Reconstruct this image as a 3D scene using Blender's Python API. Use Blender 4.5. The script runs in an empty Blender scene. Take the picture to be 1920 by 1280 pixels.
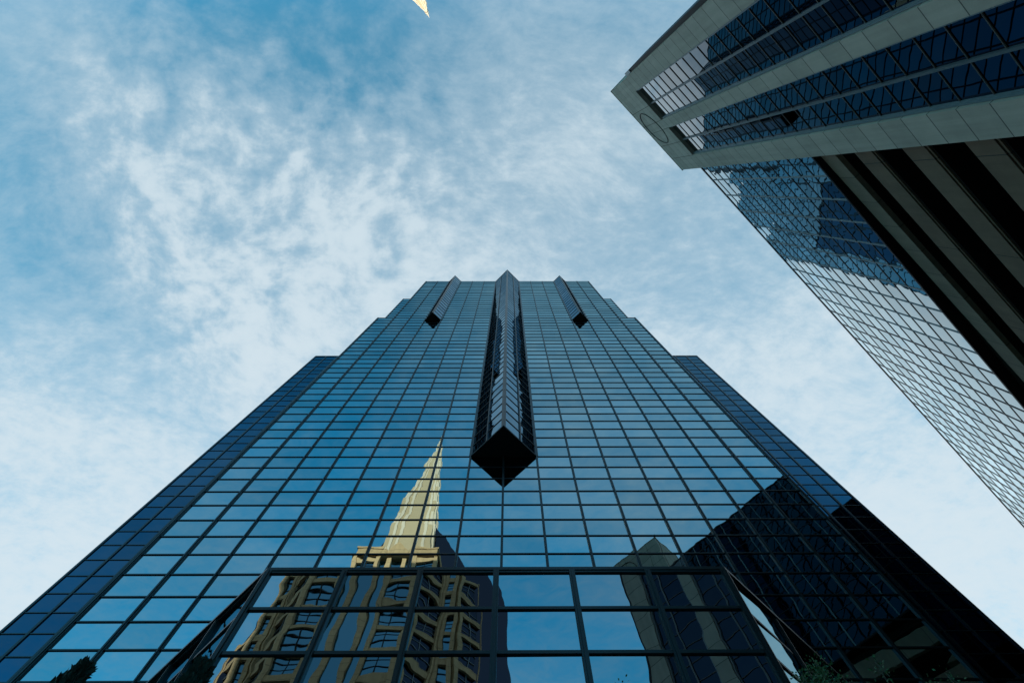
import bpy, math, random
from mathutils import Vector, Matrix
random.seed(11)
S = bpy.context.scene
RAD = math.radians

# ------------------------------------------------------------------ camera (lens 20 mm, 1.6 m above the plaza; camera height is z = 0)
GZ = -1.6
TH, ROLL, YAW = .2649, -.0175, .0173
FPX = 1067.0
v = Vector((math.sin(TH)*math.sin(YAW), math.sin(TH)*math.cos(YAW), math.cos(TH)))
u0 = Vector((-math.cos(TH)*math.sin(YAW), -math.cos(TH)*math.cos(YAW), math.sin(TH)))
r0 = v.cross(u0)
cR = math.cos(ROLL)*r0 + math.sin(ROLL)*u0
cU = -math.sin(ROLL)*r0 + math.cos(ROLL)*u0
cam = bpy.data.cameras.new('camera'); cam.sensor_width = 36; cam.lens = 36*FPX/1920
cam.clip_start = .05; cam.clip_end = 5000
co = bpy.data.objects.new('camera', cam); S.collection.objects.link(co)
co.matrix_world = Matrix(((cR.x, cU.x, -v.x, 0), (cR.y, cU.y, -v.y, 0), (cR.z, cU.z, -v.z, 0), (0, 0, 0, 1)))
S.camera = co

# ------------------------------------------------------------------ light
SUN_EL, SUN_AZ = RAD(11.5), RAD(4)          # azimuth from +Y towards +X
S.view_settings.view_transform = 'Standard'; S.view_settings.look = 'None'
S.view_settings.exposure = 1.08; S.view_settings.gamma = 1.0; S.view_settings.use_curve_mapping = False
sl = bpy.data.lights.new('sun', 'SUN'); sl.energy = 3.2; sl.angle = RAD(.53); sl.color = (1, .85, .64)
so = bpy.data.objects.new('sun', sl); S.collection.objects.link(so)
sd = Vector((math.sin(SUN_AZ)*math.cos(SUN_EL), math.cos(SUN_AZ)*math.cos(SUN_EL), math.sin(SUN_EL)))
so.rotation_euler = sd.to_track_quat('Z', 'Y').to_euler()


class NT:
    """small helper for building node trees"""
    def __init__(s, tree): s.t = tree; s.n = tree.nodes; s.l = tree.links
    def new(s, t, **k):
        n = s.n.new(t)
        for a, b in k.items(): setattr(n, a, b)
        return n
    def put(s, sock, val):
        if isinstance(val, bpy.types.NodeSocket): s.l.new(val, sock)
        elif isinstance(val, (tuple, list)) and len(val) == 3 and sock.type == 'RGBA': sock.default_value = (*val, 1)
        else: sock.default_value = val
    def m(s, op, a, b=0.0, c=0.0, clamp=False):
        n = s.new('ShaderNodeMath', operation=op, use_clamp=clamp)
        for i, x in enumerate((a, b, c)): s.put(n.inputs[i], x)
        return n.outputs[0]
    def vm(s, op, a, b=(0, 0, 0)):
        n = s.new('ShaderNodeVectorMath', operation=op)
        s.put(n.inputs[0], a)
        if op == 'SCALE': s.put(n.inputs['Scale'], b)
        else: s.put(n.inputs[1], b)
        return n.outputs['Value'] if op in ('LENGTH', 'DISTANCE', 'DOT_PRODUCT') else n.outputs[0]
    def mix(s, f, a, b, blend='MIX'):
        n = s.new('ShaderNodeMix', data_type='RGBA', blend_type=blend)
        s.put(n.inputs[0], f); s.put(n.inputs[6], a); s.put(n.inputs[7], b)
        return n.outputs[2]
    def noise(s, vec, scale, detail=4, rough=.5, dist=0.0, w=None):
        n = s.new('ShaderNodeTexNoise')
        if w is not None: n.noise_dimensions = '4D'; s.put(n.inputs['W'], w)
        s.put(n.inputs['Vector'], vec); n.inputs['Scale'].default_value = scale
        n.inputs['Detail'].default_value = detail; n.inputs['Roughness'].default_value = rough
        n.inputs['Distortion'].default_value = dist
        return n.outputs[0]
    def ramp(s, f, lo, hi, smooth=True):
        n = s.new('ShaderNodeMapRange', interpolation_type='SMOOTHSTEP' if smooth else 'LINEAR')
        s.put(n.inputs[0], f); n.inputs[1].default_value = lo; n.inputs[2].default_value = hi
        return n.outputs[0]


W = bpy.data.worlds.new('World'); S.world = W; W.use_nodes = True
T = NT(W.node_tree); T.n.clear()
sky = T.new('ShaderNodeTexSky', sky_type='NISHITA'); sky.sun_disc = False
sky.sun_elevation = SUN_EL; sky.sun_rotation = SUN_AZ; sky.air_density = 1.0; sky.dust_density = .6; sky.ozone_density = 1.6
tc = T.new('ShaderNodeTexCoord').outputs['Generated']
sep = T.new('ShaderNodeSeparateXYZ'); T.l.new(tc, sep.inputs[0])
zz = T.m('MAXIMUM', sep.outputs[2], .10)
qx = T.m('DIVIDE', sep.outputs[0], zz); qy = T.m('DIVIDE', sep.outputs[1], zz)
cmb = T.new('ShaderNodeCombineXYZ'); T.l.new(qx, cmb.inputs[0]); T.l.new(qy, cmb.inputs[1]); q = cmb.outputs[0]
# drifting layers: a warped base, a mackerel layer and thin veils
warp = T.new('ShaderNodeTexNoise'); T.put(warp.inputs['Vector'], q); warp.inputs['Scale'].default_value = 2.0; warp.inputs['Detail'].default_value = 3
wq = T.vm('ADD', q, T.vm('SCALE', T.vm('SUBTRACT', warp.outputs[1], (.5, .5, .5)), .16))
rot = T.new('ShaderNodeMapping'); T.put(rot.inputs['Vector'], wq); rot.inputs['Rotation'].default_value = (0, 0, RAD(-38)); rot.inputs['Scale'].default_value = (1.0, 1.75, 1)
n1 = T.noise(rot.outputs[0], 2.2, 9, .52)
n2 = T.noise(wq, 19.0, 5, .55)
n3 = T.noise(rot.outputs[0], 26, 6, .66)
bias = T.m('MULTIPLY_ADD', T.m('MINIMUM', T.m('MAXIMUM', qy, -.6), .9), .40, .02)
BLOBS = [  # x/z, y/z, radius, weight: where the cloud deck is thick or torn open
    (-.30, -.26, .17, -.12), (-.20, -.15, .16, -.11), (-.86, -.06, .14, -.22), (-.50, -.27, .14, -.08),
    (-.66, -.16, .10, .07), (-.60, -.08, .09, .05), (-.46, -.12, .12, .07), (-.36, -.04, .08, .05), (-.62, -.26, .12, .06),
    (-.50, -.02, .07, -.14), (-.40, .05, .07, -.08), (-.60, .02, .06, .09), (-.26, .03, .12, .10), (-.18, .10, .18, .12), (.02, .08, .22, .10),
    (-.52, .14, .16, .12), (-.38, .22, .16, .12), (-.90, .20, .12, -.14), (-.66, .30, .12, -.12), (-.76, .12, .08, -.08),
    (-.80, .44, .2, .10), (-.02, -.06, .10, -.05), (.12, -.20, .2, .05), (.24, .05, .10, -.09), (.36, .13, .10, -.06), (.45, .22, .10, -.07), (.40, .35, .2, .10), (.75, .6, .3, .10),
    (.2, -.55, .25, .06), (-.6, -.8, .2, .08), (-.35, -.5, .3, -.16), (.45, -.38, .25, .14), (.3, -.75, .12, .12), (.12, -.52, .12, .12), (-.58, -.62, .13, .20), (.34, -.58, .10, .14), (-.42, -.85, .14, .18), (-.12, -.70, .10, .10)]
for bx_, by_, br_, bw_ in BLOBS:
    d = T.vm('DISTANCE', q, (bx_, by_, 0))
    g = T.ramp(d, br_*1.9, 0.0)
    bias = T.m('MULTIPLY_ADD', g, bw_, bias)
puff = T.m('MULTIPLY_ADD', T.ramp(T.vm('DISTANCE', q, (-.42, .02, 0)), .55, .12), .95, .16)     # cumulus puffs, strongest in one patch
d1 = T.m('ADD', T.m('MULTIPLY_ADD', T.m('SUBTRACT', n1, .5), .78, bias), T.m('ADD', T.m('MULTIPLY', T.m('MULTIPLY', T.m('SUBTRACT', n2, .5), puff), 1.05), T.m('MULTIPLY', T.m('SUBTRACT', n3, .5), .50)))
dens = T.m('MULTIPLY_ADD', T.ramp(d1, -.62, .52), .78, T.m('MULTIPLY', T.ramp(d1, .02, .36), .22))
haze = T.ramp(qy, -1.3, .8)
back = T.ramp(qy, -.20, -.52)
blue = T.mix(1.0, sky.outputs[0], T.mix(back, (.72, 1.80, 1.72), (.04, 1.93, 2.2)), 'MULTIPLY')
cloud = T.mix(haze, (2.5, 3.2, 3.6), (3.3, 3.8, 4.1))
thick = T.m('MULTIPLY', dens, .94)
skyc = T.mix(thick, blue, cloud)
bg = T.new('ShaderNodeBackground'); T.l.new(skyc, bg.inputs[0]); bg.inputs[1].default_value = .10
wo = T.new('ShaderNodeOutputWorld'); T.l.new(bg.outputs[0], wo.inputs[0])


# ------------------------------------------------------------------ materials
def mat(name):
    m = bpy.data.materials.new(name); m.use_nodes = True
    t = NT(m.node_tree); b = t.n['Principled BSDF']
    return m, t, b


def glass(name, face, graze, power, amp, scale=.45, rough=.008, gain=1.0):
    """coated mirror glass: a tinted reflection that grows towards grazing angles, each pane slightly warped"""
    m, t, b = mat(name)
    t.n.remove(b)
    ge = t.new('ShaderNodeNewGeometry'); pos = ge.outputs['Position']
    at = t.new('ShaderNodeAttribute'); at.attribute_name = 'pane'
    n = t.noise(pos, scale, 1.5, .45, 0, t.m('MULTIPLY', at.outputs['Fac'], 1.3))
    wn = t.new('ShaderNodeTexWhiteNoise', noise_dimensions='1D'); t.l.new(at.outputs['Fac'], wn.inputs['W'])
    bu = t.new('ShaderNodeBump'); bu.inputs['Strength'].default_value = 1; bu.inputs['Distance'].default_value = amp
    t.l.new(n, bu.inputs['Height'])
    cs = t.m('ABSOLUTE', t.vm('DOT_PRODUCT', ge.outputs['Incoming'], ge.outputs['True Normal']))
    f = t.m('POWER', t.m('MULTIPLY', t.m('SUBTRACT', 1.0, cs, 0, True), gain, 0, True), power)
    c = t.mix(f, face, graze)
    c = t.mix(1.0, c, t.vm('SCALE', (1, 1, 1), t.m('MULTIPLY_ADD', wn.outputs[0], .22, .86)), 'MULTIPLY')
    g = t.new('ShaderNodeBsdfGlossy'); g.inputs['Roughness'].default_value = rough
    t.put(g.inputs['Color'], c); t.l.new(bu.outputs[0], g.inputs['Normal'])
    t.l.new(g.outputs[0], t.n['Material Output'].inputs['Surface'])
    return m


def plain(name, col, rough=.6, metallic=0.0, var=.25, scale=3.0, bump=0.0, spec=.5):
    m, t, b = mat(name)
    b.inputs['Roughness'].default_value = rough; b.inputs['Metallic'].default_value = metallic
    b.inputs['Specular IOR Level'].default_value = spec
    pos = t.new('ShaderNodeNewGeometry').outputs['Position']
    n = t.noise(pos, scale, 6, .6)
    f = t.m('MULTIPLY_ADD', n, 2*var, 1-var)
    t.put(b.inputs['Base Color'], t.mix(1.0, col, t.vm('SCALE', (1, 1, 1), f), 'MULTIPLY'))
    if bump:
        bu = t.new('ShaderNodeBump'); bu.inputs['Distance'].default_value = bump; bu.inputs['Strength'].default_value = 1
        t.l.new(t.noise(pos, scale*12, 3, .6), bu.inputs['Height']); t.l.new(bu.outputs[0], b.inputs['Normal'])
    return m


AZ2 = RAD(44.19)
DV = Vector((math.cos(AZ2), math.sin(AZ2), 0)); NV = Vector((DV.y, -DV.x, 0))
D2 = 16.3


def jointed(name, col, pitch, z0, along=None, lines=(), width=.028, var=.22, scale=.7, zmin=None):
    """concrete or stone cladding with dark panel joints at a fixed pitch"""
    m, t, b = mat(name)
    b.inputs['Roughness'].default_value = .82
    pos = t.new('ShaderNodeNewGeometry').outputs['Position']
    sp = t.new('ShaderNodeSeparateXYZ'); t.l.new(pos, sp.inputs[0])
    z = sp.outputs[2]
    fr = t.m('FRACT', t.m('DIVIDE', t.m('SUBTRACT', z, z0), pitch))
    dist = t.m('MULTIPLY', t.m('MINIMUM', fr, t.m('SUBTRACT', 1.0, fr)), pitch)
    j = t.m('LESS_THAN', dist, width)
    row = t.m('FLOOR', t.m('DIVIDE', t.m('SUBTRACT', z, z0), pitch))
    if along is not None:
        a = t.vm('DOT_PRODUCT', pos, tuple(along))
        for L in lines:
            k = t.m('LESS_THAN', t.m('ABSOLUTE', t.m('SUBTRACT', a, L)), width)
            if zmin is not None: k = t.m('MULTIPLY', k, t.m('GREATER_THAN', z, zmin))
            j = t.m('MAXIMUM', j, k)
    wn = t.new('ShaderNodeTexWhiteNoise', noise_dimensions='1D'); t.l.new(row, wn.inputs['W'])
    n = t.noise(pos, scale, 7, .62)
    st = t.noise(t.vm('MULTIPLY', pos, (2.2, 2.2, .12)), 1.0, 4, .6)      # rain streaks
    f = t.m('ADD', t.m('MULTIPLY_ADD', n, 2*var, 1-var), t.m('ADD', t.m('MULTIPLY_ADD', wn.outputs[0], .16, -.08), t.m('MULTIPLY_ADD', st, .55, -.27)))
    c = t.mix(1.0, col, t.vm('SCALE', (1, 1, 1), f), 'MULTIPLY')
    c = t.mix(t.m('MULTIPLY', j, .85), c, (.02, .02, .02))
    t.put(b.inputs['Base Color'], c)
    bu = t.new('ShaderNodeBump'); bu.inputs['Distance'].default_value = .01
    t.l.new(t.noise(pos, 14, 4, .6), bu.inputs['Height']); t.l.new(bu.outputs[0], b.inputs['Normal'])
    return m


M = {}
M['blue_glass'] = glass('blue reflective glass', (.34, .42, .44), (.25, .56, .66), 3.0, .0075, .42)
M['podium_glass'] = glass('blue reflective podium glass', (.30, .36, .39), (.23, .52, .62), 3.0, .0135, .50)
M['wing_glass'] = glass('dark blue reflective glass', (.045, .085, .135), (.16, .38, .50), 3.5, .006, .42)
M['pale_glass'] = glass('pale reflective glass', (.010, .026, .05), (.97, 1.0, 1.0), 7.5, .005, .42, .008, 1.22)
M['pale_glass_2'] = glass('neutral reflective glass', (.02, .04, .055), (.86, .97, 1.0), 4.5, .0145, .46, .008, 1.22)
M['prow_glass'] = glass('prow glass', (.08, .13, .18), (.26, .43, .54), 2.2, .0085, .55)
M['spire_glass'] = glass('green blue glass', (.06, .20, .32), (.4, .5, .6), 4, .004, .3, .04)
M['navy_glass'] = glass('navy glass', (.03, .045, .075), (.16, .18, .2), 4, .004, .3, .04)
M['mullion'] = plain('dark anodised aluminium', (.008, .013, .017), .36, .4, .2, 2)
M['mullion_pale'] = plain('grey anodised aluminium', (.16, .21, .23), .42, .3, .2, 2)
M['mullion_mid'] = plain('slate aluminium', (.09, .115, .125), .42, .3, .2, 2)
M['mullion_dim'] = plain('bronze window bars', (.07, .065, .06), .45, .2, .2, 2)
M['black'] = plain('black metal soffit', (.006, .006, .007), .55, 0, .3, 1, 0, .2)
M['core'] = plain('dark interior', (.01, .012, .014), .9, 0, .2, 1)
M['roof'] = plain('roof gravel', (.2, .2, .19), .9, 0, .3, 4)
M['concrete'] = jointed('precast concrete cladding', (.40, .37, .315), 1.86, 62.5, DV, (4.83, 6.85, 7.97, 9.97, 11.97), zmin=64.9)
M['rough_concrete'] = jointed('rough garage concrete', (.135, .094, .060), 60, 17, DV, [15.2+7.4*i for i in range(12)], .03, .5, .55)
M['clad_concrete'] = jointed('garage top cladding', (.175, .143, .102), 50, 10, DV, [14+2.35*i for i in range(30)], .02, .4, .5)
M['garage_shade'] = plain('garage interior', (.012, .012, .012), .95, 0, .3, 1, 0, .1)  # concrete turned near black: the shade inside is put into the colour
M['stone'] = jointed('warm tan stone', (.47, .345, .19), 1.5, 0, None, (), .03)
M['gold_stone'] = plain('pale gold stone', (.60, .54, .44), .6, 0, .12, .5)  # fins paler than the panels: their sunlit edges are put into the colour
M['gold_shade'] = plain('shade toned crown panels', (.44, .36, .23), .6, 0, .12, .5)  # darker than the fins: shade in the gaps is put into the colour
M['paving'] = plain('paving', (.2, .19, .17), .85, 0, .25, 1.5, .01)
M['asphalt'] = plain('asphalt', (.05, .05, .05), .9, 0, .25, 3, .01)
M['bark'] = plain('bark', (.07, .05, .035), .9, 0, .3, 20, .01)
M['needle'] = plain('dark evergreen leaf', (.006, .010, .006), .8, 0, .45, 9)
M['leaf'] = plain('vine leaf', (.035, .075, .020), .6, 0, .5, 12)
M['soil'] = plain('soil', (.05, .04, .03), .95, 0, .3, 8)


# ------------------------------------------------------------------ mesh helpers
class Frame:
    """a wall plane: u along the wall, o outwards, z up"""
    def __init__(s, org, u, n): s.org = Vector(org); s.u = Vector(u).normalized(); s.n = Vector(n).normalized()
    def p(s, u, o, z): return Vector((s.org.x+s.u.x*u+s.n.x*o, s.org.y+s.u.y*u+s.n.y*o, z))


WORLD = Frame((0, 0, 0), (1, 0, 0), (0, 1, 0))


class MB:
    def __init__(s): s.v = []; s.f = []; s.pane = []
    def quad(s, pts, pane=0.0):
        i = len(s.v); s.v += [tuple(p) for p in pts]; s.f.append(tuple(range(i, i+len(pts)))); s.pane.append(pane)
    def hexa(s, b, t):
        i = len(s.v); s.v += [tuple(p) for p in b]+[tuple(p) for p in t]; n = len(b)
        s.f.append(tuple(i+k for k in reversed(range(n)))); s.f.append(tuple(i+n+k for k in range(n)))
        for k in range(n): s.f.append((i+k, i+(k+1) % n, i+n+(k+1) % n, i+n+k))
        s.pane += [0.0]*(n+2)
    def box(s, fr, ua, ub, oa, ob, za, zb):
        q = [(ua, oa), (ub, oa), (ub, ob), (ua, ob)]
        s.hexa([fr.p(a, b, za) for a, b in q], [fr.p(a, b, zb) for a, b in q])
    def sbox(s, fr, ua, ub, oa, ob, za, zb, slope):
        """a box whose top and bottom follow a ramp of the given slope along u"""
        q = [(ua, oa), (ub, oa), (ub, ob), (ua, ob)]
        s.hexa([fr.p(a, b, za+slope*a) for a, b in q], [fr.p(a, b, zb+slope*a) for a, b in q])
    def prism(s, fr, poly, oa, ob):
        """a closed (u, z) outline given a depth"""
        s.hexa([fr.p(a, oa, z) for a, z in poly], [fr.p(a, ob, z) for a, z in poly])
    def plan(s, poly, za, zb):
        s.hexa([(x, y, za) for x, y in poly], [(x, y, zb) for x, y in poly])
    def tube(s, path, rads, n=6):
        rings = []
        for k, p in enumerate(path):
            a = Vector(path[max(k-1, 0)]); b = Vector(path[min(k+1, len(path)-1)]); d = (b-a).normalized()
            x = d.orthogonal().normalized(); y = d.cross(x)
            i = len(s.v)
            for j in range(n):
                w = 2*math.pi*j/n; s.v.append(tuple(Vector(p)+rads[k]*(math.cos(w)*x+math.sin(w)*y)))
            rings.append(i)
        for a, b in zip(rings, rings[1:]):
            for j in range(n): s.f.append((a+j, a+(j+1) % n, b+(j+1) % n, b+j)); s.pane.append(0.0)
    def build(s, name, m, parent=None, smooth=False):
        me = bpy.data.meshes.new(name); me.from_pydata(s.v, [], s.f); me.update()
        at = me.attributes.new('pane', 'FLOAT', 'FACE'); at.data.foreach_set('value', s.pane)
        me.materials.append(M[m] if isinstance(m, str) else m)
        if smooth: me.polygons.foreach_set('use_smooth', [True]*len(me.polygons))
        o = bpy.data.objects.new(name, me); S.collection.objects.link(o)
        if parent is not None: adopt(o, parent)
        return o


def adopt(o, parent):
    o.parent = parent
    base = parent
    while base.parent is not None: base = base.parent
    o.matrix_parent_inverse = Matrix.Translation(-base.location) if parent is base else Matrix.Identity(4)


def tag(o, label, cat, group=None, kind=None):
    if label: o['label'] = label
    if cat: o['category'] = cat
    if group: o['group'] = group
    if kind: o['kind'] = kind
    return o


def thing(name, loc, label, cat, group=None):
    o = bpy.data.objects.new(name, None); S.collection.objects.link(o); o.location = loc; o.empty_display_size = 1
    return tag(o, label, cat, group)


def ground(name, mb, m):
    o = mb.build(name, m); o['kind'] = 'structure'; return o


def proj(p):
    d = p.dot(v)
    if d <= .01: return None
    return 960+FPX*p.dot(cR)/d, 640-FPX*p.dot(cU)/d


def pane_quad(fr, ua, ub, za, zb, o=0.0, tilt=.0011, lean=0.0):
    a, b = random.gauss(0, tilt)+lean, random.gauss(0, tilt)
    hu, hz = (ub-ua)/2, (zb-za)/2
    return [fr.p(ua, o-a*hu-b*hz, za), fr.p(ub, o+a*hu-b*hz, za), fr.p(ub, o+a*hu+b*hz, zb), fr.p(ua, o-a*hu+b*hz, zb)]


def area(pts):
    pr = [proj(p) for p in pts]
    if any(x is None for x in pr): return 0
    c = [(min(max(x, 0), 1920), min(max(y, 0), 1280)) for x, y in pr]
    return abs(sum(c[i][0]*c[(i+1) % len(c)][1]-c[(i+1) % len(c)][0]*c[i][1] for i in range(len(c))))/2


def glaze(root, quads, m, hidden=None, limit=100):
    """the panes that show largest become parts of their own, the rest one curtain wall"""
    sc = sorted(((area(q_) if not (hidden and hidden(q_)) else 0, i) for i, q_ in enumerate(quads)), reverse=True)
    big = {i for a, i in sc[:limit] if a > 5}
    rest = MB()
    for i, q_ in enumerate(quads):
        if i in big:
            b = MB(); b.quad(q_, random.random()); b.build('window_pane', m, root)
        else: rest.quad(q_, random.random())
    if rest.f: tag(rest.build('curtain_wall', m, root), None, None, None, 'stuff')


def curtain(fr, us, zs, o=0.0, tilt=.0011, lean=0.0):
    return [pane_quad(fr, a, b, z0, z1, o, tilt, lean) for a, b in zip(us, us[1:]) for z0, z1 in zip(zs, zs[1:])]


def grid_mesh(fr, us, zs, vw, vo, hw, ho, mb=None):
    """mullions (vw wide, vo proud) and transoms (hw high, ho proud) of one wall"""
    mb = mb or MB()
    for a in us: mb.box(fr, a-vw/2, a+vw/2, -.06, vo, zs[0], zs[-1])
    for z in zs: mb.box(fr, us[0], us[-1], -.05, ho, z-hw/2, z+hw/2)
    return mb


# ------------------------------------------------------------------ ground
g = MB(); g.quad([(-900, -900, GZ-.02), (900, -900, GZ-.02), (900, 900, GZ-.02), (-900, 900, GZ-.02)]); ground('ground', g, 'asphalt')
g = MB(); g.plan([(-45, -12), (9, -12), (40, 19), (40, 90), (-45, 90)], GZ-.016, GZ); ground('plaza', g, 'paving')
fr2 = Frame((0, 0, 0), DV, -NV)
g = MB(); g.box(fr2, -30, 110, -D2+.1, -D2+3.2, GZ-.016, GZ-.003); ground('pavement', g, 'paving')

# ------------------------------------------------------------------ the blue glass tower
Y0, XC, BW, RH, ZT = 23.64, -.532, 3.0, 2.026, 146.44
def zr(k): return ZT-k*RH
tower = thing('glass_tower', (XC, Y0+20, GZ), 'tall blue mirror glass tower with a pointed prow down its stepped front', 'skyscraper')
FM = Frame((XC, Y0, 0), (1, 0, 0), (0, -1, 0))
KB = 73
quads = []
for k in range(KB):
    lim = 7 if k < 21 else 8
    for b in range(-lim, lim):
        if k < 49 and b in (-1, 0): continue                      # behind the prow
        if k < 22 and b in (-5, 4): continue                      # behind the side fins
        quads.append(pane_quad(FM, b*BW, (b+1)*BW, zr(k+1), zr(k)))
YP, ZP = 14.75, 19.4
def behind_podium(qd):
    c = sum(qd, Vector())/4; t = YP/c.y
    return abs(c.x*t-XC) < 9.0 and c.z*t < ZP
glaze(tower, quads, 'blue_glass', behind_podium)
for a in range(-8, 9):
    top = zr(21) if abs(a) == 8 else ZT
    if abs(a) == 0: top = zr(49)
    m_ = MB(); wd = .17 if abs(a) < 7 else .24
    m_.box(FM, a*BW-wd/2, a*BW+wd/2, -.1, .11, GZ, top)
    m_.box(FM, a*BW-.035, a*BW+.035, .11, .16, GZ, top-.002)
    m_.build('mullion', 'mullion', tower)
for k in range(KB+1):
    lim = 7 if k < 21 else 8
    m_ = MB()
    spans = [(-lim, lim)]
    if k < 49: spans = [(-lim, -1), (1, lim)]
    if k < 22: spans = [(-lim, -5), (-4, -1), (1, 4), (5, lim)]
    for a, b in spans: m_.box(FM, a*BW, b*BW, -.1, .06, zr(k)-(.16 if k in (0, 21) else .048), zr(k)+(.12 if k in (0, 21) else .048))
    m_.build('transom', 'mullion', tower)

# dark body behind the glass: one stepped mass
b = MB()
b.box(FM, -20.97, 20.97, -42, -.08, GZ, ZT-.1)
b.build('inner_core', 'core', tower)
for s in (-1, 1):                                                 # the outermost bay, lower than the rest
    m_ = MB(); a, c = sorted((s*20.975, s*23.97)); m_.box(FM, a, c, -6.2, -.08, GZ, zr(21)-.1)
    m_.build('corner_bay', 'core', tower)
b = MB(); b.box(FM, -21.2, 21.2, -42.2, -.13, ZT-.09, ZT+.12); b.build('roof', 'roof', tower)


def glass_side(fr, us, zs, name, m, parent, vw=.16, hw=.09):
    w = MB()
    for qd in curtain(fr, us, zs): w.quad(qd, random.random())
    o = w.build(name, m, parent)
    grid_mesh(fr, us, zs, vw, .09, hw, .05).build('glazing_grid', 'mullion', o)
    return o


def seq(a, b, st):
    n = max(1, round((b-a)/st)); return [a+(b-a)*i/n for i in range(n+1)]


# sides of the tower and its wings
YF, XW = 29.9, 34.87
for s in (-1, 1):
    fs = Frame((XC+s*24, Y0, 0), (0, 1, 0), (s, 0, 0))
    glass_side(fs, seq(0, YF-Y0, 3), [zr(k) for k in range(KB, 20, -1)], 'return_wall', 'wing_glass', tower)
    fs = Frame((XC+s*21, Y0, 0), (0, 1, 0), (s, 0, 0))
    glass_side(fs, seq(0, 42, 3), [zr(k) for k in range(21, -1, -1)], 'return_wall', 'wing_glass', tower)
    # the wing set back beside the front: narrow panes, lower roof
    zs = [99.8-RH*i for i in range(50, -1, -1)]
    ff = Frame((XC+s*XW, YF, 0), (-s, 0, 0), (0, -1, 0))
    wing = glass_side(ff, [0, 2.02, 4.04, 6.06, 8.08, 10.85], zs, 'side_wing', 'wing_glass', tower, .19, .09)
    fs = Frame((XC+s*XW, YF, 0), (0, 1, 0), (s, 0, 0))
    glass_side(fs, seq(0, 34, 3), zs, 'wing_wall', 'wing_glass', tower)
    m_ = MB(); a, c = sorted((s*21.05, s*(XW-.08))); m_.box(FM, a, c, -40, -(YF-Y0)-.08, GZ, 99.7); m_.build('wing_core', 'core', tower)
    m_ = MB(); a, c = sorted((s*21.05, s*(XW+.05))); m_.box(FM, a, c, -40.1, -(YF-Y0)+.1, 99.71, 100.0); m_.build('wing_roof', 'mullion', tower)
    # the small block that stands above the outermost bay
    fb = Frame((XC+s*24.1, Y0+1.5, 0), (-s, 0, 0), (0, -1, 0))
    blk = glass_side(fb, [0, 2.55], [130.5-RH*i for i in range(14, -1, -1)], 'upper_block', 'blue_glass', tower, .16, .09)
    m_ = MB(); a, c = sorted((s*21.55, s*24.05)); m_.box(FM, a, c, -14, -1.56, zr(21)-2, 130.5); m_.build('block_core', 'mullion', blk)
    m_ = MB(); a, c = sorted((s*21.03, s*21.75)); m_.box(FM, a, c, -14, -2.1, zr(21)-2, 141.6); m_.build('block_return', 'mullion', blk)
    m_ = MB(); a, c = sorted((s*20.9, s*24.14)); m_.box(FM, a, c, -6.2, .05, zr(21)-.09, zr(21)+.1); m_.build('bay_roof', 'mullion', tower)
# a second step behind the wings, and behind it
for s in (-1, 1):
    ff = Frame((XC+s*33.7, 34.0, 0), (-s, 0, 0), (0, -1, 0)); zs = [ZT-RH*i for i in range(25, -1, -1)]
    mb_ = glass_side(ff, seq(0, 12.6, 3), zs, 'middle_block', 'blue_glass', tower, .19, .1)
    fs = Frame((XC+s*33.7, 34.0, 0), (0, 1, 0), (s, 0, 0))
    glass_side(fs, seq(0, 8, 3), zs, 'middle_wall', 'blue_glass', tower, .19, .1)
    m_ = MB(); a, c = sorted((s*21.1, s*33.6)); m_.box(FM, a, c, -18.3, -10.46, 95, ZT-.1); m_.build('middle_core', 'core', tower)
# the wide rear block, full height, mostly hidden by the front
YR, XR = 42.0, 41.4
zs = [ZT-RH*i for i in range(73, -1, -1)]
for s in (-1, 1):
    ff = Frame((XC+s*XR, YR, 0), (-s, 0, 0), (0, -1, 0))
    rb = glass_side(ff, seq(0, XR-21, 3), zs, 'rear_block', 'blue_glass', tower, .19, .1)
    fs = Frame((XC+s*XR, YR, 0), (0, 1, 0), (s, 0, 0))
    glass_side(fs, seq(0, 28, 3), zs, 'rear_wall', 'blue_glass', tower, .19, .1)
m_ = MB(); m_.box(FM, -XR+.1, XR-.1, -(YR-Y0)-28, -(YR-Y0)-.1, GZ, ZT-.1); m_.build('rear_core', 'core', tower)
m_ = MB(); m_.box(FM, XR-3, 56, -62, -34, GZ, 63); m_.build('sun_blocker', 'wing_glass', tower)  # unseen mass added only to keep the low sun off the garage


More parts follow.
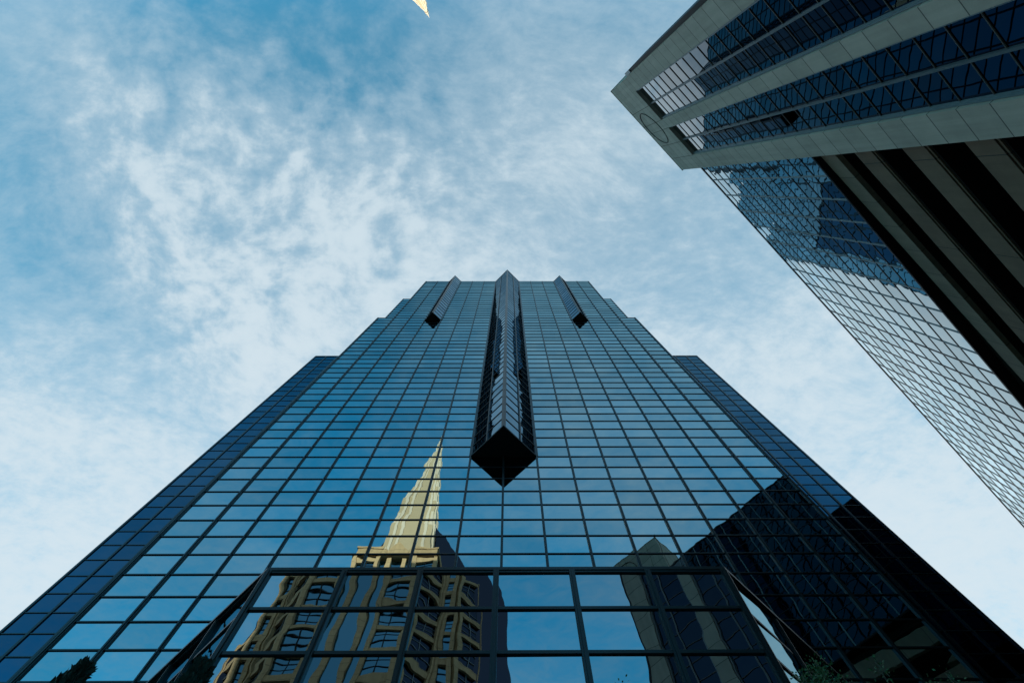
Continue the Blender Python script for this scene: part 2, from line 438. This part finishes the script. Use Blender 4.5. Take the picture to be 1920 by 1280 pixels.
def prow(name, uc, half, kbot):
    """a pointed glass rib: two faces at 45 degrees on the front, with a dark underside"""
    zs = [zr(k) for k in range(kbot, -1, -1)]
    L = half*math.sqrt(2); n = 2 if half > 2 else 1
    tip = FM.p(uc, half, 0)
    lf = Frame(FM.p(uc-half, 0, 0), (1, -1, 0), (-1, -1, 0)); rf = Frame(tip, (1, 1, 0), (1, -1, 0))
    w = MB()
    for fr in (lf, rf):
        for qd in curtain(fr, [L*i/n for i in range(n+1)], zs, 0, .0016): w.quad(qd, random.random())
    o = w.build(name, 'prow_glass', tower)
    gm = MB()
    for fr in (lf, rf):
        for i in range(1, n): gm.box(fr, L*i/n-.08, L*i/n+.08, -.05, .09, zs[0], zs[-1])
        for z in zs[1:-1]: gm.box(fr, 0, L, -.05, .05, z-.05, z+.05)
        gm.box(fr, 0, L, -.05, .07, zs[-1]-.14, zs[-1]+.1)
    gm.build('glazing_grid', 'mullion', o)
    e = MB()
    t0 = tip+Vector((0, -.12, 0))
    e.plan([(t0.x, t0.y), (t0.x+.2, t0.y+.2), (t0.x, t0.y+.4), (t0.x-.2, t0.y+.2)], zs[0]-.02, zs[-1]+.12)
    e.build('edge_mullion', 'mullion', o)
    for sgn in (-1, 1):
        e = MB(); e.box(FM, uc+sgn*half-.13, uc+sgn*half+.13, -.05, .14, zs[0]-.03, zs[-1]); e.build('edge_mullion', 'mullion', o)
    c = MB(); x, y = FM.p(uc, 0, 0).x, Y0
    h = half-.08; c.plan([(x-h, y-.02), (x, y-h), (x+h, y-.02)], zs[0]+.2, zs[-1]); c.build('inner_core', 'core', o)
    c = MB(); h = half+.09; c.plan([(x-h, y-.02), (x, y-h), (x+h, y-.02)], zs[0]-.12, zs[0]+.14); c.build('soffit', 'black', o)
    return o


prow('prow', 0, 3.0, 49)
prow('prow_fin', -4.5*BW, 1.5, 22)
prow('prow_fin', 4.5*BW, 1.5, 22)

# the entrance block: three glass sides like a bay window
bay = MB(); e = Y0-YP
bay.plan([(XC-8.93, YP+.08), (XC+8.93, YP+.08), (XC+8.93+e-.25, Y0-.25), (XC-8.93-e+.25, Y0-.25)], GZ, ZP-.05)
bay = bay.build('entrance_bay', 'core', tower)
zp = [ZP-2.03*i for i in range(10, -1, -1)]
FP = Frame((XC, YP, 0), (1, 0, 0), (0, -1, 0))
FL = Frame((XC-9-e, Y0, 0), (1, -1, 0), (-1, -1, 0)); FR = Frame((XC+9, YP, 0), (1, 1, 0), (1, -1, 0)); LS = e*math.sqrt(2)
for fr, us in ((FP, [-9+3*i for i in range(7)]), (FL, seq(0, LS-.12, 3)), (FR, seq(.12, LS, 3))):
    for qd in curtain(fr, us, zp, .04 if fr is FR else 0, .0014, .026 if fr is FR else 0):
        b = MB(); b.quad(qd, random.random()); b.build('window_pane', 'podium_glass', bay)
    for a in us:
        m_ = MB(); m_.box(fr, a-.11, a+.11, -.05, .11, GZ, ZP+.04); m_.box(fr, a-.035, a+.035, .11, .15, GZ, ZP+.03); m_.build('mullion', 'mullion', bay)
    for z in zp:
        m_ = MB(); m_.box(fr, us[0], us[-1], -.05, .07, z-.07, z+.07); m_.build('transom', 'mullion', bay)
m_ = MB(); h = 9.12; m_.plan([(XC-h, YP-.1), (XC+h, YP-.1), (XC+h+e, Y0-.3), (XC-h-e, Y0-.3)], ZP+.05, ZP+.22); m_.build('roof', 'mullion', bay)

# ------------------------------------------------------------------ concrete tower on the right
FC = Frame(NV*D2, DV, -NV)
ct = thing('concrete_tower', tuple(FC.p(7.5, -6, GZ)), 'grey concrete office tower with two tall glass strips and a ring emblem near its top', 'office tower')
ZC, ZW = 73.05, 64.9
b = MB(); b.box(FC, 1.15, 13.80, -11, -.55, GZ, ZC-.05); b.build('inner_core', 'core', ct)
b = MB(); b.box(FC, 1.12, 13.84, -.56, 0, ZW, ZC); b.build('top_band', 'concrete', ct)
for a, c in ((1.12, 2.80), (6.85, 7.97), (11.97, 13.84)):
    b = MB(); b.box(FC, a, c, -.56, 0, GZ, ZW); b.build('pier', 'concrete', ct)
b = MB(); b.box(FC, 1.05, 1.119, -11, -.05, GZ, ZC-.04); b.box(FC, 13.841, 13.9, -11, -.6, GZ, ZC-.04); b.build('side_wall', 'concrete', ct)
b = MB(); b.box(FC, .99, 13.95, -11.2, .04, ZC, ZC+.10); b.build('roof_coping', 'concrete', ct)
b = MB(); b.box(FC, .70, 1.04, -3.2, -.35, GZ, 64.6); b.build('side_glazing', 'black', ct)
b = MB(); b.box(FC, .69, 1.03, -.34, -.26, 62.6, 64.62); b.build('side_cap', 'mullion_pale', ct)
zc = [62.5-1.86*i for i in range(34, -1, -1)]+[ZW-.02]
RO = -.38
qs = []
for a, c in ((2.80, 6.85), (7.97, 11.97)):
    mid = (a+c)/2
    qs += curtain(FC, [a+.03, mid, c-.03], zc, RO, .0016)
    m_ = MB(); m_.box(FC, mid-.07, mid+.07, RO-.05, RO+.14, GZ, ZW-.01); m_.build('window_mullion', 'mullion_mid', ct)
    for x in (a+.002, c-.152):
        m_ = MB(); m_.box(FC, x, x+.15, RO-.05, RO+.12, GZ, ZW-.012); m_.box(FC, x+.03, x+.12, RO+.12, RO+.24, GZ, ZW-.014); m_.build('window_frame', 'mullion_pale', ct)
    for z in zc[:-1]:
        m_ = MB(); m_.box(FC, a+.15, c-.15, RO-.05, RO+.05, z-.028, z+.028); m_.build('window_transom', 'mullion_dim', ct)
glaze(ct, qs, 'pale_glass', None, 100)
ring = MB(); N = 64
ring.tube([FC.p(7.42+2.22*math.cos(2*math.pi*i/N), .02, 69.6+2.45*math.sin(2*math.pi*i/N)) for i in range(N+1)], [.055]*(N+1), 6)
ring.build('ring_emblem', 'black', ct, True)

# ------------------------------------------------------------------ glass wing beyond it
gw = thing('glass_office_block', tuple(FC.p(50, -8, GZ)), 'long office block in a fine grid of pale mirror glass above the parking garage', 'office building')
SE = 96.0
us = [13.86, 15.75]+[18.1+2.372*i for i in range(33)]
zg = [42.15]+[44.0+1.862*i for i in range(12)]+[66.05]
OG = -.08
qs = curtain(FC, us, zg, OG, .0019)
glaze(gw, qs, 'pale_glass_2', None, 100)
for a in us[1:]:
    m_ = MB(); m_.box(FC, a-.06, a+.06, OG-.05, OG+.05, zg[0], zg[-1]); m_.build('mullion', 'mullion_pale', gw) if a < 36 else m_.build('mullion', 'mullion', gw)
for z in zg:
    m_ = MB(); t_ = .045 if z < 66 else .12; m_.box(FC, 13.85, us[-1], OG-.05, OG+(.04 if z < 66 else .07), z-t_, z+t_); m_.build('transom', 'mullion', gw)
b = MB(); b.box(FC, 13.95, SE, -16, OG-.1, 42.2, 66.0); b.build('inner_core', 'core', gw)
b = MB(); b.box(FC, 13.86, SE, -16, OG+.03, 41.98, 42.08); b.build('soffit', 'black', gw)

# ------------------------------------------------------------------ parking garage below it
pg = thing('parking_garage', tuple(FC.p(50, -10, GZ)), 'open parking garage with rough concrete bands and black openings under the glass office block', 'garage')
OB = -.46; SL = -.077
b = MB(); b.sbox(FC, 13.9, SE, OB-.35, OB, 40.15+14*.077, 41.95+14*.077, SL); b.build('top_band', 'clad_concrete', pg)
zb = 37.9
while zb > 1:
    z1 = zb-1.72
    b = MB(); b.sbox(FC, 13.9, SE, OB-.14, OB, z1+14*.077, zb+14*.077, SL); b.build('parapet_band', 'rough_concrete', pg)
    b = MB(); b.sbox(FC, 13.9, SE, OB-.34, OB-.07, z1-.17+14*.077, z1-.04+14*.077, SL); b.build('slab_edge', 'rough_concrete', pg)
    b = MB(); b.sbox(FC, 13.9, SE, -17, OB-.16, z1-.3+14*.077, z1+14*.077, SL); b.build('deck', 'garage_shade', pg)
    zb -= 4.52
b = MB(); b.box(FC, 13.95, SE, -17.6, -9, GZ, 36); b.build('back_wall', 'garage_shade', pg)
b = MB(); b.box(FC, 13.95, SE, -17.6, OB-.4, 41.2, 41.9); b.build('ceiling', 'garage_shade', pg)
b = MB(); b.prism(FC, [(32.5, 37.2), (34.4, 36.8), (37.2, 38.4), (37.2, 39.0), (35.6, 38.9)], OB-2.4, OB-.36); b.build('ramp_beam', 'rough_concrete', pg)

# ------------------------------------------------------------------ the golden spire tower behind the camera (seen by its tip and as a reflection)
SX, SY = -30.8, -63.0
sp = thing('spire_tower', (SX, SY, GZ), 'stone skyscraper with a slender golden spire, its tip poking in at the top edge', 'skyscraper')
FS = Frame((SX, SY+13, 0), (1, 0, 0), (0, 1, 0))
def stone(mb, name='pier', m='stone'): return mb.build(name, m, sp)
# broad dark shoulders
prof = [(-24.5, GZ), (30.5, GZ), (30.3, 106), (26.5, 117), (17.2, 146), (6.5, 166), (-7.5, 158), (-14, 141), (-19.5, 124), (-21.2, 112), (-24.5, 92)]
b = MB(); b.prism(FS, prof, -30, -10); stone(b, 'shoulder_block', 'navy_glass')
def roofline(x):
    for (x0, z0), (x1, z1) in zip(prof[1:], prof[2:]+prof[:1]):
        a, c = min(x0, x1), max(x0, x1)
        if a <= x <= c and a != c: return z0+(z1-z0)*(x-x0)/(x1-x0)
    return 100
def window_face(fr, L, z1, pw, glass_m, col, narrow=False):
    """one facet of the shaft: end piers, spandrels every two storeys, paned windows between"""
    for xa in (0, L-pw):
        b = MB(); b.box(fr, xa, xa+pw, -.9, .38, GZ, z1); stone(b)
    xa, xb = pw, L-pw
    k = 0
    while z1-6.2*(k+1) > 20:
        z = z1-.5-6.2*k; k += 1
        b = MB(); b.box(fr, xa, xb, -.7, .14, z-1.35, z); stone(b, 'spandrel')
        b = MB(); b.box(fr, xa, xb, -.75, -.42, z-6.2, z-1.35); wn = stone(b, 'window', glass_m)
        b = MB()
        for f_ in (.33, .66): b.box(fr, xa, xb, -.42, -.3, z-1.35-4.85*f_-.06, z-1.35-4.85*f_+.06)
        if not narrow: xm = (xa+xb)/2; b.box(fr, xm-.07, xm+.07, -.42, -.27, z-6.2, z-1.35)
        b.build('window_bars', col, wn)


ZB = 134
b = MB(); b.box(FS, -11.6, 11.6, -22, -.95, GZ, ZB-1); stone(b, 'front_block', 'navy_glass')
# zigzag plan: two window facets either side of a recessed ribbed bay, then canted and stepped corners
for s in (-1, 1):
    def facet(p0, p1, z1, pw, gm, col, narrow=False):
        A = FS.p(s*p0[0], p0[1], 0); B = FS.p(s*p1[0], p1[1], 0)
        if s < 0: A, B = B, A
        u_ = (B-A); n_ = Vector((-u_.y, u_.x, 0)); L = u_.length
        window_face(Frame(A, u_, n_), L, z1, pw, gm, col, narrow)
    facet((4.5, 0), (11.3, 0), ZB, .95, 'spire_glass', 'core')
    facet((11.4, -.6), (16.6, -5.8), 128, .8, 'navy_glass', 'mullion_pale')
    facet((16.9, -5.6), (20.0, -5.6), 125, .75, 'spire_glass', 'core', True)
    facet((20.3, -6.4), (24.6, -10.7), 114 if s > 0 else 96, .8, 'navy_glass', 'mullion_pale')
    b = MB(); b.prism(Frame(FS.p(0, 0, 0), (1, 0, 0), (0, 1, 0)), [(s*11, GZ), (s*19.6, GZ), (s*19.6, 118), (s*17, 124), (s*11, 130)][::s], -14, -6.4); stone(b, 'corner_mass', 'navy_glass')
for x in (-2.1, 2.1):
    b = MB(); b.box(FS, x-.6, x+.6, -1.0, -.25, GZ, ZB-.5); stone(b, 'rib')
b = MB(); b.box(FS, -4.5, 4.5, -1.05, -.9, GZ, ZB-.6); stone(b, 'bay_glass', 'spire_glass')
# cornice, gables and corner turrets at the foot of the crown
b = MB(); b.box(FS, -11.8, 11.8, -23, .7, ZB, ZB+.9); stone(b, 'cornice')
for x in (-7.8, 7.8):
    b = MB(); b.box(FS, x-3.3, x+3.3, -6.5, .3, ZB+.9, ZB+4.2); b.box(FS, x-3.6, x+3.6, -6.8, .55, ZB+4.2, ZB+4.9); stone(b, 'corner_turret')
for s in (-1, 1):
    b = MB(); b.tube([(SX+s*3.9, SY+12.4, ZB+.9), (SX+s*3.9, SY+12.4, ZB+3.4), (SX+s*3.9, SY+12.4, ZB+4.6), (SX+s*3.9, SY+12.4, ZB+5.2)], [1.2, 1.2, .8, .05], 12); stone(b, 'dome')
b = MB(); b.prism(FS, [(-3, ZB+.9), (3, ZB+.9), (3, ZB+3.6), (0, ZB+6.8), (-3, ZB+3.6)], -3, 0); stone(b, 'gable')
# stepped crown
CX, CY = SX, SY
tiers = [(ZB+.9, 160, 7.3, 6.8), (160, 176, 6.4, 5.6), (176, 188, 5.2, 4.4), (188, 198, 4.0, 3.5), (198, 207, 3.25, 2.8), (207, 215, 2.6, 2.15), (215, 223, 1.95, 1.45), (223, 229.5, 1.3, .95), (229.5, 234, .8, .5)]
for z0, z1, a, c in tiers:
    b = MB()
    b.hexa([(CX-a, CY-a, z0), (CX+a, CY-a, z0), (CX+a, CY+a, z0), (CX-a, CY+a, z0)], [(CX-c, CY-c, z1), (CX+c, CY-c, z1), (CX+c, CY+c, z1), (CX-c, CY+c, z1)])
    core = b.build('crown_tier', 'gold_shade', sp)
    b = MB()
    ext = (z1-z0)*.2
    for f_ in (-.95, -.72, -.4, .4, .72, .95):                     # folded fins; the inner ones run up past the ledge of their tier
        out = {.95: .2, .72: .5, .4: .42}[abs(f_)]
        for dx, dy in ((1, 0), (-1, 0), (0, 1), (0, -1)):
            wd = max(.09, a*.06); lo, hi = [], []
            for rr, lst in ((a, lo), (c*.95, hi)):
                o = out*(a/6+.2)
                if dx: P = [(CX+dx*(rr*.6), CY+f_*rr-wd), (CX+dx*(rr+o), CY+f_*rr-wd), (CX+dx*(rr+o), CY+f_*rr+wd), (CX+dx*(rr*.6), CY+f_*rr+wd)]
                else: P = [(CX+f_*rr-wd, CY+dy*(rr*.6)), (CX+f_*rr+wd, CY+dy*(rr*.6)), (CX+f_*rr+wd, CY+dy*(rr+o)), (CX+f_*rr-wd, CY+dy*(rr+o))]
                lst += P
            top = z1+{.95: -ext, .72: ext*.6, .4: ext}[abs(f_)]
            b.hexa([(x, y, z0) for x, y in lo], [(x, y, top) for x, y in hi])
    b.build('crown_fins', 'gold_stone', core)
b = MB(); b.tube([(CX, CY, z) for z in (233, 236, 236.3, 237.2, 237.4, 239, 239.2, 240, 240.3, 242.5, 245)], [.5, .4, .8, .75, .35, .3, .55, .5, .2, .14, .04], 10)
b.build('finial', 'gold_stone', sp)

# ------------------------------------------------------------------ plants along the front of the plaza
def leaf_quad(mb, c, d, sz):
    d = d.normalized(); s = d.orthogonal().normalized(); s.rotate(Matrix.Rotation(random.random()*6.28, 3, d))
    mb.quad([c, c+d*sz*.5+s*sz*.28, c+d*sz, c+d*sz*.5-s*sz*.28])


def evergreen(x, y, top, wmax, label):
    o = thing('evergreen_tree', (x, y, GZ), label, 'tree', 'slim evergreens beside the entrance')
    t = MB(); t.tube([(x, y, GZ), (x+.01, y, (GZ+top)/2), (x, y, top-.1)], [.06, .04, .01], 7); t.build('trunk', 'bark', o)
    c = MB(); H = top-GZ
    for i in range(14000):
        f = random.random()**.8; z = GZ+.35+f*(H-.35)
        lump = .66+.30*math.sin(z*6.1+x)*math.sin(z*11.7+2*x)+.16*math.sin(z*27)
        rr = wmax*max(.05, (1-f)**.42)*lump*math.sqrt(random.random()); w = random.random()*6.283
        rr *= 1+.22*math.sin(3*w+z*4)
        p = Vector((x+rr*math.cos(w), y+rr*math.sin(w), z))
        leaf_quad(c, p, Vector((math.cos(w)*.6, math.sin(w)*.6, .9+random.uniform(-.5, .5))), random.uniform(.035, .08))
    c.build('crown', 'needle', o)
    return o


evergreen(-2.80, 3.05, 3.06, .34, 'slim dark evergreen standing alone at the lower left before the blue glass')
evergreen(-2.04, 3.08, 3.10, .40, 'fuller dark evergreen rising in front of the slanting side of the entrance block')


def vine(x, y, top, stems, spread, leaves, label, seed):
    random.seed(seed)
    o = thing('climbing_shrub', (x, y, GZ), label, 'shrub', 'wispy shrubs in front of the dark glass')
    for s in range(stems):
        w = random.random()*6.283; sp_ = spread*random.uniform(.3, 1); h = (top-GZ)*random.uniform(.82, 1)
        path = []
        for i in range(12):
            f = i/11; arch = f**2.2
            zz_ = GZ+h*(f*1.12 if f < .85 else .952+(f-.85)*.5-(f-.85)**2*4)
            path.append(Vector((x+math.cos(w)*sp_*arch+random.gauss(0, .012), y+math.sin(w)*sp_*arch*.6+random.gauss(0, .012), zz_)))
        t = MB(); t.tube(path, [.010*(1-.8*i/11)+.0015 for i in range(12)], 5)
        st = t.build('stem', 'bark', o)
        lf = MB()
        for i in range(leaves*3):
            f = random.uniform(.5, 1)*11; k = min(int(f), 10); p = path[k].lerp(path[k+1], f-k)
            dd = Vector((random.gauss(0, 1), random.gauss(0, 1), random.gauss(.2, .7)))
            leaf_quad(lf, p+dd.normalized()*random.random()*.075, dd, random.uniform(.013, .030))
        lf.build('leaves', 'leaf', st)
    return o


vine(2.12, 3.25, 3.52, 24, .30, 190, 'densest green shrub close against the right edge of the entrance block', 3)
vine(2.46, 3.30, 3.42, 9, .30, 70, 'loose arching shrub in front of the black glass, right of the densest one', 4)
vine(2.95, 3.32, 3.42, 7, .30, 45, 'thin sprawling shrub furthest right before the black glass', 5)
vine(.75, 3.2, 3.30, 6, .30, 60, 'low sprig showing at the bottom edge before the entrance glass', 6)
vine(-.72, 3.2, 3.36, 4, .22, 35, 'thin curling vine in front of the reflected stone tower', 7)
